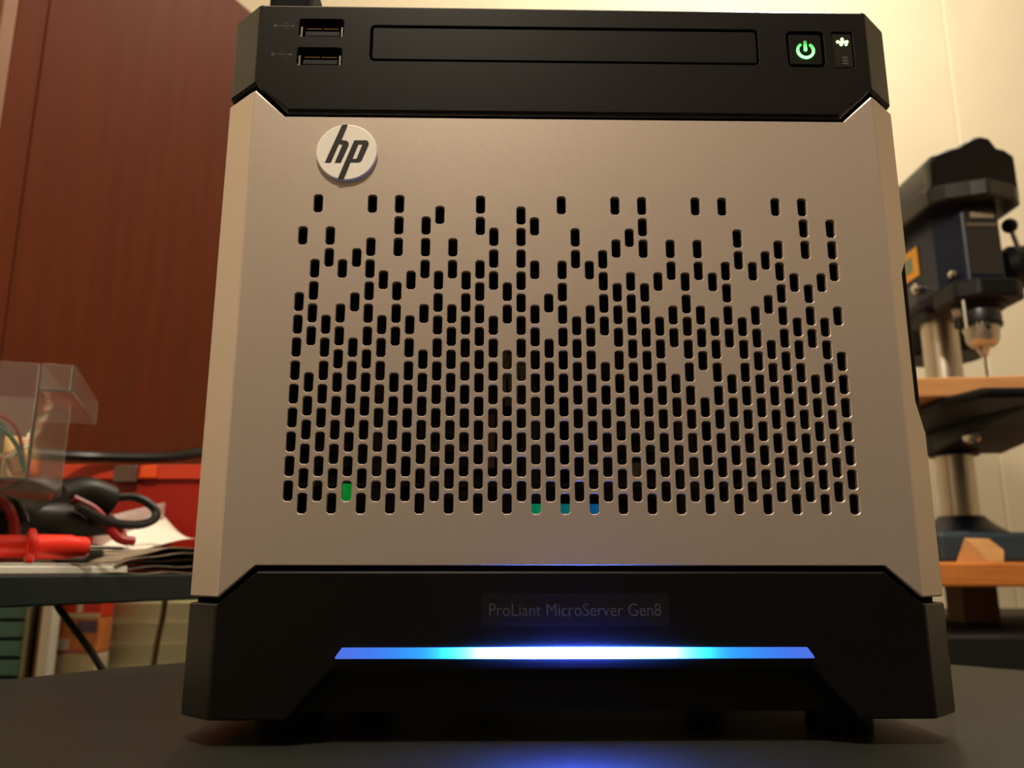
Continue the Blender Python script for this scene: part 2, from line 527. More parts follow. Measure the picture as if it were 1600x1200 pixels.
# --- bottom bezel
bm = bmesh.new()
bot_out = [(-23.62, -6.62), (-21.15, -4.52), (21.15, -4.52), (23.62, -6.62), (23.62, -13.94), (18.75, -13.94), (15.95, -10.85), (-15.95, -10.85), (-18.75, -13.94), (-23.62, -13.94)]
name_rect = rrect(-6.15, 6.45, -8.05, -5.95, .12)
plate_mesh(bm, pts_m(bot_out), [], 0, .011, .0006, keep_x=X(23.6))
side_strip(bm, -1, -13.94, -6.62, .12)
side_strip(bm, 1, -13.94, -6.62, .12)
v = [bm.verts.new(p) for p in ((-X(26.2), X(4.2), Zs(-13.94)), (-X(26.2), X(2.5), Zs(-13.94)), (-X(23.62), .0006, Zs(-13.94)), (-X(18.75), .0006, Zs(-13.94)), (-X(18.75), X(4.2), Zs(-13.94)))]
bm.faces.new(v)
v = [bm.verts.new((-p.co.x, p.co.y, p.co.z)) for p in v]
bm.faces.new(v)
bm_obj(bm, 'bottom_bezel', M_black, srv)
MB().box(-X(20.5), X(20.5), .0108, .014, Zs(-13.8), Zs(-9.2)).build('kick_panel', M_black, srv, bevel=.0004)
bm = bmesh.new(); plate_mesh(bm, inset(ccw(pts_m(name_rect)), X(.02)), [], -.000015, .0002, .000005)
npl = bm_obj(bm, 'name_plate', mat('name_plate_gloss', (22, 21, 20), .3), srv)
fc = bpy.data.curves.new('lettering', 'FONT'); fc.body = 'ProLiant MicroServer Gen8'; fc.size = .0054; fc.extrude = .00003
fc.align_x = 'CENTER'
fo = bpy.data.objects.new('lettering_curve', fc); C.objects.link(fo)
bpy.context.view_layer.update()
me = bpy.data.meshes.new_from_object(fo.evaluated_get(bpy.context.evaluated_depsgraph_get()))
bpy.data.objects.remove(fo, do_unlink=True)
xs = [vv.co.x for vv in me.vertices]
sx = X(11.5) / (max(xs) - min(xs))
for vv in me.vertices:
    x, y, z = vv.co
    vv.co = ((x - (max(xs) + min(xs)) / 2) * sx, -z, y * .95)
lt = link('lettering', me, M_grey_print, npl)
lt.location = (X(.15), -.00004, Zs(-7.42))

# --- light bar
def bar_light():
    m = bpy.data.materials.new('blue_bar_light'); m.use_nodes = True
    nt = m.node_tree; p = nt.nodes['Principled BSDF']
    N = nt.nodes.new; Lk = nt.links.new
    p.inputs['Base Color'].default_value = (.05, .08, .2, 1)
    tc = N('ShaderNodeTexCoord'); sx = N('ShaderNodeSeparateXYZ')
    Lk(tc.outputs['Object'], sx.inputs[0])
    def mth(op, a, b=None):
        q = N('ShaderNodeMath'); q.operation = op
        for i, s in enumerate((a, b)):
            if s is None: continue
            if isinstance(s, (int, float)): q.inputs[i].default_value = s
            else: Lk(s, q.inputs[i])
        return q.outputs[0]
    ax = mth('DIVIDE', mth('ABSOLUTE', mth('SUBTRACT', sx.outputs['X'], X(.05))), X(15.7))
    e = mth('EXPONENT', mth('MULTIPLY', mth('SUBTRACT', ax, .40), 20.0))
    s1 = mth('DIVIDE', 55.0, mth('ADD', e, 1.0))
    g = mth('EXPONENT', mth('MULTIPLY', mth('MULTIPLY', ax, ax), -22.0))
    s = mth('ADD', mth('ADD', s1, mth('MULTIPLY', g, 260.0)), .85)
    rp = N('ShaderNodeValToRGB'); cr = rp.color_ramp
    cols = ((0, (.05, .10, 1.0)), (.40, (.035, .17, 1.0)), (.56, (.008, .30, .95)), (.70, (.004, .30, .95)), (.86, (.03, .19, .95)), (1.0, (.06, .16, .85)))
    cr.elements[0].position = 0; cr.elements[0].color = (*cols[0][1], 1)
    cr.elements[1].position = 1; cr.elements[1].color = (*cols[-1][1], 1)
    for q, cc in cols[1:-1]:
        el = cr.elements.new(q); el.color = (*cc, 1)
    Lk(ax, rp.inputs['Fac']); Lk(rp.outputs['Color'], p.inputs['Emission Color'])
    Lk(s, p.inputs['Emission Strength'])
    return m
lb = MB().prism([(-X(15.75), 0), (X(15.75), 0), (X(15.75), X(.12)), (X(15.35), X(.68)), (-X(15.35), X(.68)), (-X(15.75), X(.12))], 'y', -.0012, -.00002)
lbo = lb.build('light_bar', bar_light(), srv); lbo.location = (X(.12), 0, Zs(-10.1))
lbo['label'] = 'glowing blue light bar'

# --- feet
for fx in (-.088, .088):
    for fy in (.032, .215):
        o = MB().lathe([(.010, 0), (.0105, .001), (.0095, .0085)], n=24).build('foot', M_deep, srv, smooth=True)
        o.location = (fx, fy, 0)

# --- drive bay behind the door
M_carrier = mat('carrier_plastic', (17, 16, 16), .6, spec=.3)
M_lever = mat('carrier_lever', (34, 32, 30), .5, spec=.3)
for k, cx in enumerate((-.079, -.0265, .0265, .079)):
    cr = MB().box(-.0235, .0235, .034, .17, Zs(-4.2), Zs(24.0)).build('drive_carrier', M_carrier, srv, bevel=.001)
    cr.location = (cx, 0, 0)
    MB().box(.012, .019, .028, .0345, Zs(-1.5), Zs(20)).build('lever', M_lever, cr, bevel=.0012)
    MB().lathe([(.006, .028), (.0065, .029), (.0065, .0345)], (-.008, 0, Zs(11.5)), axis='y', n=20).build('latch_button', M_lever, cr, smooth=True)
    vb = MB()
    for q in range(5):
        vb.box(-.019, .006, .0325, .0345, Zs(1 + 1.2 * q), Zs(1.6 + 1.2 * q))
    vb.build('vent_ribs', M_lever, cr)
cbn = MB()
for q in range(9):
    cbn.tube(spline([(-.0205 + .0011 * q, .030, .1235 - .0008 * (q % 3)), (-.0195 + .0010 * q, .028, .117), (-.0200 + .0011 * q + .001 * (q % 2), .029, .110), (-.0190 + .0008 * q, .031, .104)], 5), .0008, n=6)
cbn.build('cable_bundle', mat('grey_wire_bundle', (120, 116, 104), .6, var=.3, scale=300), srv, smooth=True)
MB().box(-.0262, -.0232, .026, .0275, .082, .100).build('pull_tag', mat('brown_tag', (74, 54, 48), .6), srv)
MB().box(.0225, .0258, .024, .0255, .078, .0835).build('pull_tag', mat('tan_tag', (88, 74, 62), .6), srv)
MB().box(-.098, .098, .0135, .0155, Zs(1.45), Zs(1.75)).build('retainer_rail', M_lever, srv)
MB().box(-.0725, -.0680, .0115, .0125, .0695, .0752).build('drive_light', emit('drive_light_green', (0, 150, 50), .45), srv)
for nm, cx, col in (('teal', -.0100, (0, 140, 95)), ('turquoise', -.0009, (0, 115, 120)), ('blue', .0081, (0, 95, 150))):
    MB().box(cx - .0030, cx + .0030, .0115, .0125, .0655, .0690).build('bay_light', emit('bay_light_' + nm, col, .5), srv)

# ================================================================== BLACK CASE ON THE SERVER
bx = thing('slim_case', 'black slim box lying on top of the server, at its left corner', 'box', (-.0968, .075, Zs(38.8)))
MB().box(-.0172, .0, -.035, .12, 0, .046).build('shell', mat('black_violet_plastic', (7, 5, 8), .7, spec=.1), bx, bevel=.003)
MB().box(-.0175, .0005, -.0355, .1205, .020, .0215).build('seam', M_deep, bx)

# ================================================================== DESK AND CABINET, LEFT
RZ = math.radians(64)
P0 = Vector((-.30, .20, 0))
DU = Vector((math.cos(RZ), math.sin(RZ), 0)); DV = Vector((-math.sin(RZ), math.cos(RZ), 0))
def L(u, v, z=0.0): return P0 + DU * u + DV * v + Vector((0, 0, z))
DT = .0455      # desk top height

M_desk = mat('dark_green_laminate', (26, 36, 36), .45, var=.1, scale=60)
dk = thing('desk', 'dark green desk edge standing behind the server with tools and papers on it', 'desk', L(0, 0, Z0), RZ)
MB().box(-.40, .74, 0, .385, DT - .0172 - Z0, DT - Z0).build('desk_top', M_desk, dk, bevel=.0012)
for u, v in ((-.36, .35), (.70, .05), (.70, .31), (-.36, .05)):
    MB().box(u - .02, u + .02, v - .02, v + .02, 0, DT - .0172 - Z0).build('leg', M_desk, dk, bevel=.002)

M_brown = mat('brown_veneer', (96, 43, 21), .5, spec=.10, rgb2=(86, 38, 19), scale=14, stretch=(6, 6, .5), bump=.04, bscale=300)
M_tan = mat('tan_edge_band', (132, 92, 66), .5, var=.06, scale=20)
cb = thing('cabinet', 'tall brown wood veneer cabinet standing on the desk at the left', 'cabinet', L(0, 0, DT), RZ)
CH = .754 - DT
MB().box(.1705, .46, .26, .38, 0, CH).build('side_panel', M_brown, cb, bevel=.001)
MB().box(.1415, .1695, .2603, .38, .004, CH - .002).box(.1295, .1415, .2755, .38, .004, CH - .002).build('door', M_brown, cb, bevel=.001)
MB().box(.128, .1412, .2603, .2752, .004, CH - .002).build('door_edging', M_tan, cb, bevel=.001)
MB().tube(spline([(.128, .30, .30), (.110, .30, .31), (.106, .30, .36), (.110, .30, .41), (.128, .30, .42)]), .005).build('handle', M_steel, cb, smooth=True)

cl = MB().grid(lambda a, b: (.118 - .010 * a - .004 * math.sin(7 * a + 3 * b), .264 + .10 * a, .50 + .262 * b + .02 * math.sin(3 * a) * (1 - b)), 14, 10).build('green_cloth', mat('dark_green_cloth', (34, 44, 34), .9, var=.2, scale=60), None, solid=.004, smooth=True)
tag(place(cl, L(0, 0, 0), RZ), 'dark green cloth hanging down the front of the brown cabinet', 'cloth')

# --- red plastic box behind the leads
M_red = mat('red_plastic', (158, 28, 12), .4, var=.05, scale=30)
M_red2 = mat('red_rim_plastic', (206, 64, 38), .38)
rb = thing('plastic_box', 'red plastic storage box standing on the desk against the brown cabinet', 'box', (-.300, .49, DT), math.radians(-2))
b_ = MB()
b_.box(-.098, .086, -.033, -.030, 0, .080).box(-.098, .086, .030, .033, 0, .080).box(-.098, -.095, -.030, .030, 0, .080).box(.083, .086, -.030, .030, 0, .080).box(-.095, .083, -.030, .030, 0, .003)
b_.build('body', M_red, rb, bevel=.0008)
r_ = MB()
r_.box(-.102, .090, -.037, -.033, .077, .0895).box(-.102, .090, .033, .037, .077, .0895).box(-.102, -.098, -.033, .033, .077, .0895).box(.086, .090, -.033, .033, .077, .0895)
r_.build('rim', M_red2, rb, bevel=.0008)
MB().box(-.042, -.022, -.041, -.037, .074, .0885).build('latch', mat('smoky_latch', (96, 74, 62), .3), rb, bevel=.0012)
MB().box(-.020, -.006, -.0395, -.037, .0775, .0885).build('catch_tab', mat('orange_tab', (236, 84, 30), .4), rb, bevel=.0012)

# --- papers
M_white = mat('white_paper', (244, 236, 222), .85, var=.03, scale=30)
M_card = mat('white_card', (232, 226, 212), .7, var=.02)
tr = thing('card_tray', 'flat white card pad lying on the desk edge under the red probe', 'pad', L(.02, .055, DT), RZ)
MB().box(-.14, .085, -.052, .045, 0, .0055).build('pad', M_card, tr, bevel=.0012)
MB().grid(lambda a, b: (-.138 + .22 * a, -.0515 + .095 * b, .0062 + .0012 * math.sin(9 * a) * b), 12, 4).build('top_sheet', M_white, tr, solid=.0008)
M_news = mat('grey_newsprint', (150, 134, 112), .85, rgb2=(112, 100, 84), scale=90, stretch=(1, 1, 6))
nw = thing('paper_stack', 'crumpled grey-brown paper sheets piled at the desk edge beside the server', 'paper', L(.155, .05, DT), RZ)
for k in range(5):
    def fn(a, b, k=k):
        u = -.07 + .135 * a + .003 * k
        v = -.048 + .085 * b + .002 * ((k * 7) % 3)
        bulge = math.sin(math.pi * min(1, max(0, a * 1.05))) ** .7
        return (u, v, .0008 + .0015 * k + bulge * (.0028 * k) * (1 - .25 * b) + .0006 * math.sin(20 * a + k * 2))
    MB().grid(fn, 24, 4).build('sheet', M_news, nw, solid=.0007, smooth=True)
def curl(a, b):
    u = -.012 + .068 * a
    return (u, -.012 + .050 * b + .006 * a, .016 + .030 * a ** 1.1 * (.35 + .65 * b) + .004 * math.sin(5 * b + 3 * a) * a)
cs_ = MB().grid(curl, 20, 10).build('curled_sheet', M_white, None, solid=.0005, smooth=True)
tag(place(cs_, L(.166, .068, DT), RZ), 'white paper sheet curling upward against the red box', 'paper')
M_gauze = mat('cloudy_film', (220, 205, 200), .35, var=.15, scale=200, stretch=(8, 1, 1), alpha=.42)
gz = MB().grid(lambda a, b: (-.028 + .062 * a, .004 * math.sin(4 * a), (.038 + .018 * a) * b), 8, 4).build('plastic_film', M_gauze, None, solid=.0003, smooth=True)
tag(place(gz, L(.186, .104, DT + .001), RZ), 'cloudy clear plastic film piece propped before the red box', 'film')

# --- test leads
M_redlead = mat('red_lead_insulation', (150, 22, 20), .4)
M_blacklead = mat('black_lead_insulation', (18, 17, 17), .4)
M_probe = mat('red_probe_plastic', (238, 52, 34), .32)
def helix(u0, u1, turns, ph, R, cz, v0):
    n = int(turns * 24)
    return [(u0 + (u1 - u0) * i / n, v0 + R * math.cos(2 * math.pi * turns * i / n + ph), cz + R * math.sin(2 * math.pi * turns * i / n + ph)) for i in range(n + 1)]
rl = thing('red_test_lead', 'red test lead coiled under the clear drawer, its bright red probe lying on the pad', 'test lead', L(0, 0, DT), RZ)
MB().tube(helix(-.055, .070, 6, 0, .0180, .0285, .070), .0033).build('coil', M_redlead, rl, smooth=True)
MB().tube(spline([(.105, .062, .050), (.118, .056, .043), (.126, .05, .032), (.132, .046, .024), (.142, .043, .0225)]), .0033).build('tail', M_redlead, rl, smooth=True)
MB().tube(spline([(.110, .090, .052), (.135, .086, .050), (.152, .078, .038), (.158, .072, .026), (.152, .062, .0225)]), .003).build('loop', M_redlead, rl, smooth=True)
black_z = .0
pr_ = bpy.data.objects.new('probe', None); C.objects.link(pr_); pr_.parent = rl
pr_.location = (.0435, .0175, .0162); pr_.rotation_euler = (0, 0, math.radians(-30)); pr_.empty_display_size = .01
MB().lathe([(.0028, -.070), (.0048, -.058), (.0062, -.03), (.0064, -.012), (.0066, .0)], axis='x', n=24).build('handle', M_probe, pr_, smooth=True)
MB().lathe([(.0066, 0), (.0105, .0015), (.0105, .0045), (.0072, .006)], axis='x', n=28).build('guard', M_probe, pr_, smooth=True)
MB().lathe([(.0072, .006), (.0072, .024), (.0064, .026), (.0062, .032), (.0045, .034)], axis='x', n=24).build('nose', M_probe, pr_, smooth=True)
MB().lathe([(.0012, .033), (.0012, .052), (.0001, .056)], axis='x', n=12).build('tip', M_steel, pr_, smooth=True)
bl = thing('black_test_lead', 'black test lead coiled beside the red one and looping out towards the server', 'test lead', L(0, 0, DT), RZ)
MB().tube(helix(-.060, .066, 6, math.pi * .95, .0180, .0285, .070), .0033).build('coil', M_blacklead, bl, smooth=True)
MB().lathe([(.004, -.0), (.011, .004), (.014, .012), (.014, .05), (.011, .058), (.008, .075), (.007, .085)], (.055, .066, .034), axis='x', n=24).build('plug_body', M_blacklead, bl, smooth=True)
MB().tube(spline([(.106, .075, .050), (.122, .072, .055), (.140, .068, .050)]), [.012] * 20 + [.011], n=18).build('grip', M_blacklead, bl, smooth=True)
MB().tube(spline([(.134, .068, .052), (.150, .056, .054), (.161, .048, .047), (.160, .045, .039), (.146, .045, .034), (.125, .048, .035), (.10, .050, .044)]), .0032).build('loop', M_blacklead, bl, smooth=True)
MB().lathe([(.003, 0), (.0065, .004), (.0065, .03), (.004, .034)], (.075, .035, .013), axis='x', n=20).build('probe_handle', M_blacklead, bl, smooth=True)
MB().lathe([(.0011, .03), (.0011, .056), (.0001, .060)], (.075, .035, .013), axis='x', n=10).build('tip', M_steel, bl, smooth=True)
bc = MB().tube(spline([(-.405, .40, .128), (-.385, .43, .1385), (-.36, .446, .1405), (-.33, .452, .1405), (-.30, .455, .1415), (-.27, .455, .1455), (-.24, .458, .1455), (-.21, .462, .142), (-.19, .47, .1408), (-.17, .49, .110), (-.16, .52, .05)]), .0042).build('black_cable', M_blacklead, None, smooth=True)
tag(bc, 'black cable lying over the rim of the red box', 'cable')

# --- clear drawer resting on the coiled leads
M_clear = mat('clear_plastic', (250, 246, 238), .06, trans=.94, ior=1.42)
near = L(.0129, -.004, DT + .0505) + Vector((.012, 0, 0))
cd = thing('parts_drawer', 'clear plastic parts drawer full of wires resting on the coiled test leads', 'drawer', near, RZ + math.radians(45))
W_, D_, H_, T_ = .114, .125, .066, .0016
MB().box(0, W_, 0, D_, 0, T_).build('base', M_clear, cd, bevel=.0004)
MB().box(0, W_, 0, T_, T_, H_).build('side_wall', M_clear, cd, bevel=.0004)
MB().box(0, W_, D_ - T_, D_, T_, H_).build('side_wall', M_clear, cd, bevel=.0004)
MB().box(0, T_, T_, D_ - T_, T_, H_).build('end_wall', M_clear, cd, bevel=.0004)
MB().box(W_ - T_, W_, T_, D_ - T_, T_, H_).build('end_wall', M_clear, cd, bevel=.0004)
lip = MB()
lip.box(0, W_, -.0166, -.0150, .0505, .0665).box(0, W_, -.0150, 0, .0505, .0521).box(0, T_, -.0150, 0, .0521, .0665).box(W_ - T_, W_, -.0150, 0, .0521, .0665)
lip.build('label_lip', M_clear, cd, bevel=.0004)
DR = RZ + math.radians(45)
def wire(name, pts, r, m, label, cat='wire', base=T_):
    o = MB().tube(spline(pts), r, n=8).build(name, m, None, smooth=True)
    return tag(place(o, near, DR), label, cat)
M_wred = mat('red_wire', (210, 52, 30), .4); M_wteal = mat('teal_wire', (0, 112, 96), .4)
M_wwhite = mat('white_wire', (226, 216, 196), .45); M_worange = mat('orange_wire', (226, 120, 60), .45); M_wgreen = mat('green_wire', (96, 140, 90), .45)
wire('red_wire', [(.004, .118, .050), (.006, .09, .050), (.006, .06, .046), (.006, .036, .042), (.008, .02, .037), (.02, .012, .03), (.04, .010, .012)], .0010, M_wred, 'thin red wire bowed across the top of the clear drawer')
wire('teal_wire', [(.026, .030, .034), (.026, .024, .033), (.026, .017, .028), (.028, .011, .019), (.033, .008, .008)], .0012, M_wteal, 'short teal wire in front of the black block in the drawer')
tw = thing('twisted_wires', 'twisted white, orange and green wires climbing up inside the clear drawer', 'wire', near, DR)
core = spline([(.004, .118, .010), (.006, .085, .007), (.010, .05, .011), (.014, .022, .014), (.030, .012, .020), (.050, .009, .036), (.062, .007, .050), (.068, .006, .058)], 14)
for k, mm in enumerate((M_wwhite, M_worange, M_wgreen, M_wwhite)):
    P = []
    for i, p in enumerate(core):
        a = i * .62 + k * math.pi / 2
        P.append(p + Vector((.0012 * math.cos(a), .0012 * math.sin(a), .0012 * math.sin(a + 1))))
    MB().tube(P, .0009, n=6).build('strand', mm, tw, smooth=True)
blk = thing('relay_block', 'black rectangular component standing in the clear drawer', 'component', near + Vector((0, 0, T_)), DR)
MB().box(.030, .052, .024, .052, 0, .036).build('housing', mat('component_black', (24, 24, 30), .5), blk, bevel=.0015)
MB().box(.0295, .0525, .0235, .0525, .030, .033).build('band', M_deep, blk, bevel=.0004)
M_foam = mat('yellow_foam', (206, 172, 104), .8, var=.12, scale=120)
f1 = MB().prism([(-.012, 0), (.012, 0), (.015, .020), (.004, .030), (-.008, .018)], 'y', -.008, .008).build('foam_piece', M_foam, None, bevel=.003)
tag(place(f1, near + Vector((0, 0, T_ + .004)) + Matrix.Rotation(DR, 3, 'Z') @ Vector((.072, .020, 0)), DR + .6), 'pale yellow foam wedge in the clear drawer', 'foam')
f2 = MB().tube(spline([(-.012, 0, .006), (-.008, .002, .014), (.0, .004, .017), (.006, 0, .010), (.008, -.004, .005)]), .0045, n=10).build('foam_piece', mat('tan_foam', (222, 166, 92), .8), None, smooth=True)
tag(place(f2, near + Vector((0, 0, T_)) + Matrix.Rotation(DR, 3, 'Z') @ Vector((.046, .0135, 0)), DR + .3), 'bent tan foam strip at the bottom of the clear drawer', 'foam')

# ================================================================== UNDER THE DESK
M_pale = mat('pale_green_grey_plastic', (226, 224, 192), .55, var=.04, scale=20)
un = thing('louvre_unit', 'pale ribbed plastic cabinet front standing under the desk beside the cartons', 'cabinet', (-.43, .95, Z0))
MB().box(-.145, .09, .012, .30, 0, .715).build('body', M_pale, un, bevel=.002)
for k in range(24):
    z = .703 - k * .0285
    MB().prism([(0, z), (.012, z), (.012, z - .0275), (.004, z - .0275), (.001, z - .006)], 'x', -.145, .09).build('slat', M_pale, un)
cdn = MB().tube(spline([(-.4245, .80, .0265), (-.4255, .80, -.005), (-.431, .80, -.055), (-.440, .805, -.2), (-.43, .83, -.45), (-.40, .86, Z0 + .004)]), .0034).build('brown_cord', mat('brown_cord_jacket', (120, 92, 62), .6), None, smooth=True)
tag(cdn, 'thin brown cord hanging before the pale ribbed cabinet', 'cord')
hc = MB().tube(spline([(-.2920, .282, .0278), (-.2895, .283, .0235), (-.2765, .288, .006), (-.2660, .292, -.010), (-.252, .297, -.035), (-.235, .305, -.12), (-.24, .33, -.4), (-.28, .36, Z0 + .004)]), .0021).build('hanging_cable', M_blacklead, None, smooth=True)
tag(hc, 'black cable hanging slantwise below the desk edge', 'cable')
# cartons stacked on the floor
M_cream = mat('cream_carton', (214, 196, 160), .75, var=.05, scale=30)
c1 = thing('carton', 'plain cream carton at the bottom of the stack under the desk', 'box', (-.577, .90, Z0), group='cartons under the desk')
MB().box(-.030, .030, 0, .04, 0, .640).build('board', M_cream, c1, bevel=.002)
MB().box(-.012, .012, -.0006, .0406, .30, .6405).build('tape', mat('tape_tan', (196, 176, 138), .4), c1)
zc1 = Z0 + .641
c2 = thing('carton', 'orange, white and violet printed carton, middle of the stack under the desk', 'box', (-.577, .90, zc1), group='cartons under the desk')
MB().box(-.030, .030, 0, .04, 0, .044).build('board', mat('orange_print', (222, 140, 66), .6, rgb2=(196, 108, 60), scale=60), c2, bevel=.0015)
MB().box(.002, .0285, -.0006, .001, .026, .041).build('violet_panel', mat('violet_print', (92, 74, 106), .6, var=.3, scale=150), c2)
MB().box(-.0285, -.006, -.0006, .001, .004, .018).build('white_panel', mat('white_print', (206, 196, 176), .6, var=.1, scale=150), c2)
MB().box(-.030, .030, -.0004, .001, 0, .004).build('rose_band', mat('rose_print', (176, 90, 82), .6), c2)
zc2 = zc1 + .0445
c3 = thing('carton', 'bright red carton with a white stripe, top of the stack under the desk', 'box', (-.577, .90, zc2), group='cartons under the desk')
MB().box(-.030, .030, 0, .04, 0, .040).build('board', mat('red_print', (214, 52, 26), .5), c3, bevel=.0015)
MB().box(.0, .007, -.0006, .001, .007, .040).build('white_stripe', mat('white_stripe', (226, 214, 196), .6), c3)
MB().box(-.030, .030, -.0005, .001, 0, .006).build('cream_band', M_cream, c3)
# tall drawer tower with teal trays
tw_ = thing('tray_tower', 'tall tower of teal trays with a white upright post under the desk', 'drawers', (-.76, .88, Z0))
MB().box(-.09, .150, .012, .25, 0, .72).build('carcass', M_deep, tw_, bevel=.001)
M_teal = mat('teal_tray_plastic', (84, 128, 118), .45, var=.08, scale=30)
for k in range(30):
    MB().box(-.088, .127, 0, .012, .004 + k * .0235, .004 + k * .0235 + .0195).build('tray', M_teal, tw_, bevel=.002)
MB().box(.129, .1355, -.004, .012, 0, .72).build('side_strip', mat('olive_strip', (150, 146, 112), .5), tw_, bevel=.001)
MB().box(.1455, .1525, -.002, .012, 0, .72).build('side_strip', mat('brown_strip', (112, 74, 50), .5), tw_)
MB().box(.153, .1665, -.010, .012, 0, .725).build('post', mat('white_post_paint', (240, 232, 212), .5), tw_, bevel=.002)

# ================================================================== DRILL PRESS BENCH, RIGHT
M_chest = mat('black_chest_paint', (17, 16, 16), .6)
ch = thing('low_cabinet', 'black low cabinet behind the table at the right, carrying the wooden bench board', 'cabinet', (.80, .80, Z0))
CZ = -.014 - Z0
MB().box(-.42, .50, -.22, .36, 0, CZ).build('body', M_chest, ch, bevel=.003)
for sx_ in (-.415, .045):
    d_ = MB().box(sx_, sx_ + .45, -.232, -.2205, .02, CZ - .03).build('door', M_chest, ch, bevel=.002)
    MB().box(sx_ + .20, sx_ + .26, -.242, -.2325, CZ - .12, CZ - .105).build('handle', M_steel, d_, bevel=.002)

M_wood = mat('orange_pine', (226, 142, 70), .5, rgb2=(204, 118, 50), scale=18, stretch=(1, 10, 10), bump=.04, bscale=300)
BT = .0562
bb = thing('bench_board', 'thick orange pine board on posts under the drill press', 'board', (.68, .80, CZ + Z0))
MB().box(-.29, .38, -.20, .20, BT - .0245 - (CZ + Z0), BT - (CZ + Z0)).build('board', M_wood, bb, bevel=.003)
M_post = mat('dark_pine', (150, 108, 70), .6, var=.12, scale=30, stretch=(6, 6, 1))
for px, py in ((-.115, 0.0), (.30, 0), (-.25, .15), (.30, .15)):
    MB().box(px - .022, px + .022, py - .02, py + .02, 0, BT - .0245 - (CZ + Z0)).build('post', M_post, bb, bevel=.001)
wd = MB().add([(.027, -.003, 0), (0, .013, 0), (.007, .005, .0245), (.040, -.004, 0), (.046, .013, 0), (.033, .006, .0240), (.0445, .001, .012)],
              [(0, 1, 2), (0, 2, 5, 6, 3), (1, 4, 5, 2), (0, 3, 4, 1), (3, 6, 4), (6, 5, 4)]).build('wood_wedge', mat('pale_pine', (222, 164, 104), .6, var=.06, scale=40, stretch=(1, 6, 1)), None, bevel=.0006)
tag(place(wd, (.452, .606, BT)), 'small pale pine wedge lying on the bench board before the drill base', 'wedge')

# --- the drill press
M_blue = mat('dark_blue_enamel', (16, 27, 48), .4, spec=.35, var=.08, scale=40)
M_blue2 = mat('blue_grey_enamel', (52, 66, 78), .5, var=.08, scale=40)
M_cast = mat('black_cast_iron', (9, 9, 10), .5, spec=.3)
M_cover = mat('black_cover_plastic', (27, 25, 23), .33, spec=.4, bump=.05, bscale=400)
M_column = mat('ground_steel', (196, 186, 172), .32, metal=.92)
M_chuck = mat('chuck_steel', (190, 182, 170), .34, metal=.9)
M_dkchuck = mat('dark_chuck_steel', (70, 72, 74), .35, metal=.9)
dp = thing('drill_press', 'dark blue bench drill press with black belt cover and steel chuck', 'drill press', (0, 0, BT))
def D(mb, name, m, par=dp, **k):
    mb.v = [(a, b, c - BT) for a, b, c in mb.v]
    return mb.build(name, m, par, **k)
CX, CY = .595, .857
SX, SY = .582, .738
base = D(MB().box(.44, .745, .625, .94, BT, .0872), 'base', M_blue2, bevel=.005)
D(MB().box(.532, .545, .6245, .6252, .066, .080), 'base_slot', M_deep, base)
D(MB().lathe([(.058, .0870), (.055, .096), (.040, .106), (.030, .115), (.0285, .1175)], (CX, CY, 0), n=36), 'column_flange', M_blue, smooth=True)
D(MB().lathe([(.0235, .10), (.0235, .47)], (CX, CY, 0), n=40), 'column', M_column, smooth=True)
# table bracket
br = D(MB().lathe([(.031, .198), (.034, .202), (.034, .228), (.031, .232)], (CX, CY, 0), n=32), 'table_clamp', M_cast, smooth=True)
D(MB().prism([(.63, .232), (.63, .226), (.72, .218), (.80, .206), (.85, .200), (.85, .232)], 'x', SX - .02, SX + .075), 'table_arm', M_cast, bevel=.004)
D(MB().prism([(.49, .60), (.70, .59), (.74, .66), (.74, .80), (.68, .86), (.53, .86), (.475, .80), (.475, .66)], 'z', .2265, .2375), 'work_table', M_cast, bevel=.004)
D(MB().lathe([(.0085, .008), (.0085, -.004), (.0055, -.0075)], (.5655, .757, .2095), axis='y', n=20), 'clamp_bolt', M_steel, br, smooth=True)
# head: plan outline narrowing to the front
hd = [(SX - .0225, .712), (SX + .0225, .712), (SX + .045, .748), (SX + .05, .80), (SX + .05, .91), (SX - .035, .91), (SX - .045, .80), (SX - .042, .748)]
head = D(MB().prism(hd, 'z', .392, .502), 'head', M_blue, bevel=.004, seg=3)
D(MB().prism([(CX - .04, CY - .045), (CX + .04, CY - .045), (CX + .04, CY + .045), (CX - .04, CY + .045)], 'z', .385, .402), 'column_socket', M_blue, bevel=.008)
D(MB().box(SX - .0205, SX + .0205, .7105, .7122, .404, .494), 'label_plate', mat('dark_label', (44, 38, 36), .5, var=.25, scale=160, stretch=(3, 1, .4)), head)
D(MB().box(SX - .013, SX + .0165, .7098, .7106, .4790, .4860), 'title_print', mat('cream_print', (166, 154, 130), .6, var=.35, scale=500), head)
D(MB().box(SX - .0195, SX + .0200, .7098, .7106, .4680, .4715), 'rule_print', mat('dim_cream_print', (112, 100, 82), .6), head)
stk = [(.785, .430), (.785, .470), (.845, .470), (.845, .430)]
D(MB().prism(stk, 'x', SX - .0460, SX - .0448), 'warning_sticker', mat('yellow_sticker', (240, 168, 34), .5), head)
D(MB().box(SX - .0466, SX - .0458, .798, .816, .440, .460), 'sticker_panel', mat('sticker_teal', (120, 142, 120), .5), head)
D(MB().box(SX - .0466, SX - .0458, .818, .838, .436, .462), 'sticker_panel', mat('sticker_pink', (206, 130, 110), .5, var=.3, scale=90), head)
D(MB().lathe([(.0075, 0), (.0075, -.006), (.004, -.009)], (SX - .045, .79, .412), axis='x', n=18), 'side_bolt', M_steel, head, smooth=True)
D(MB().lathe([(.005, 0), (.005, -.005), (.003, -.007)], (SX - .036, .727, .409), axis='y', n=16), 'front_bolt', M_steel, head, smooth=True)
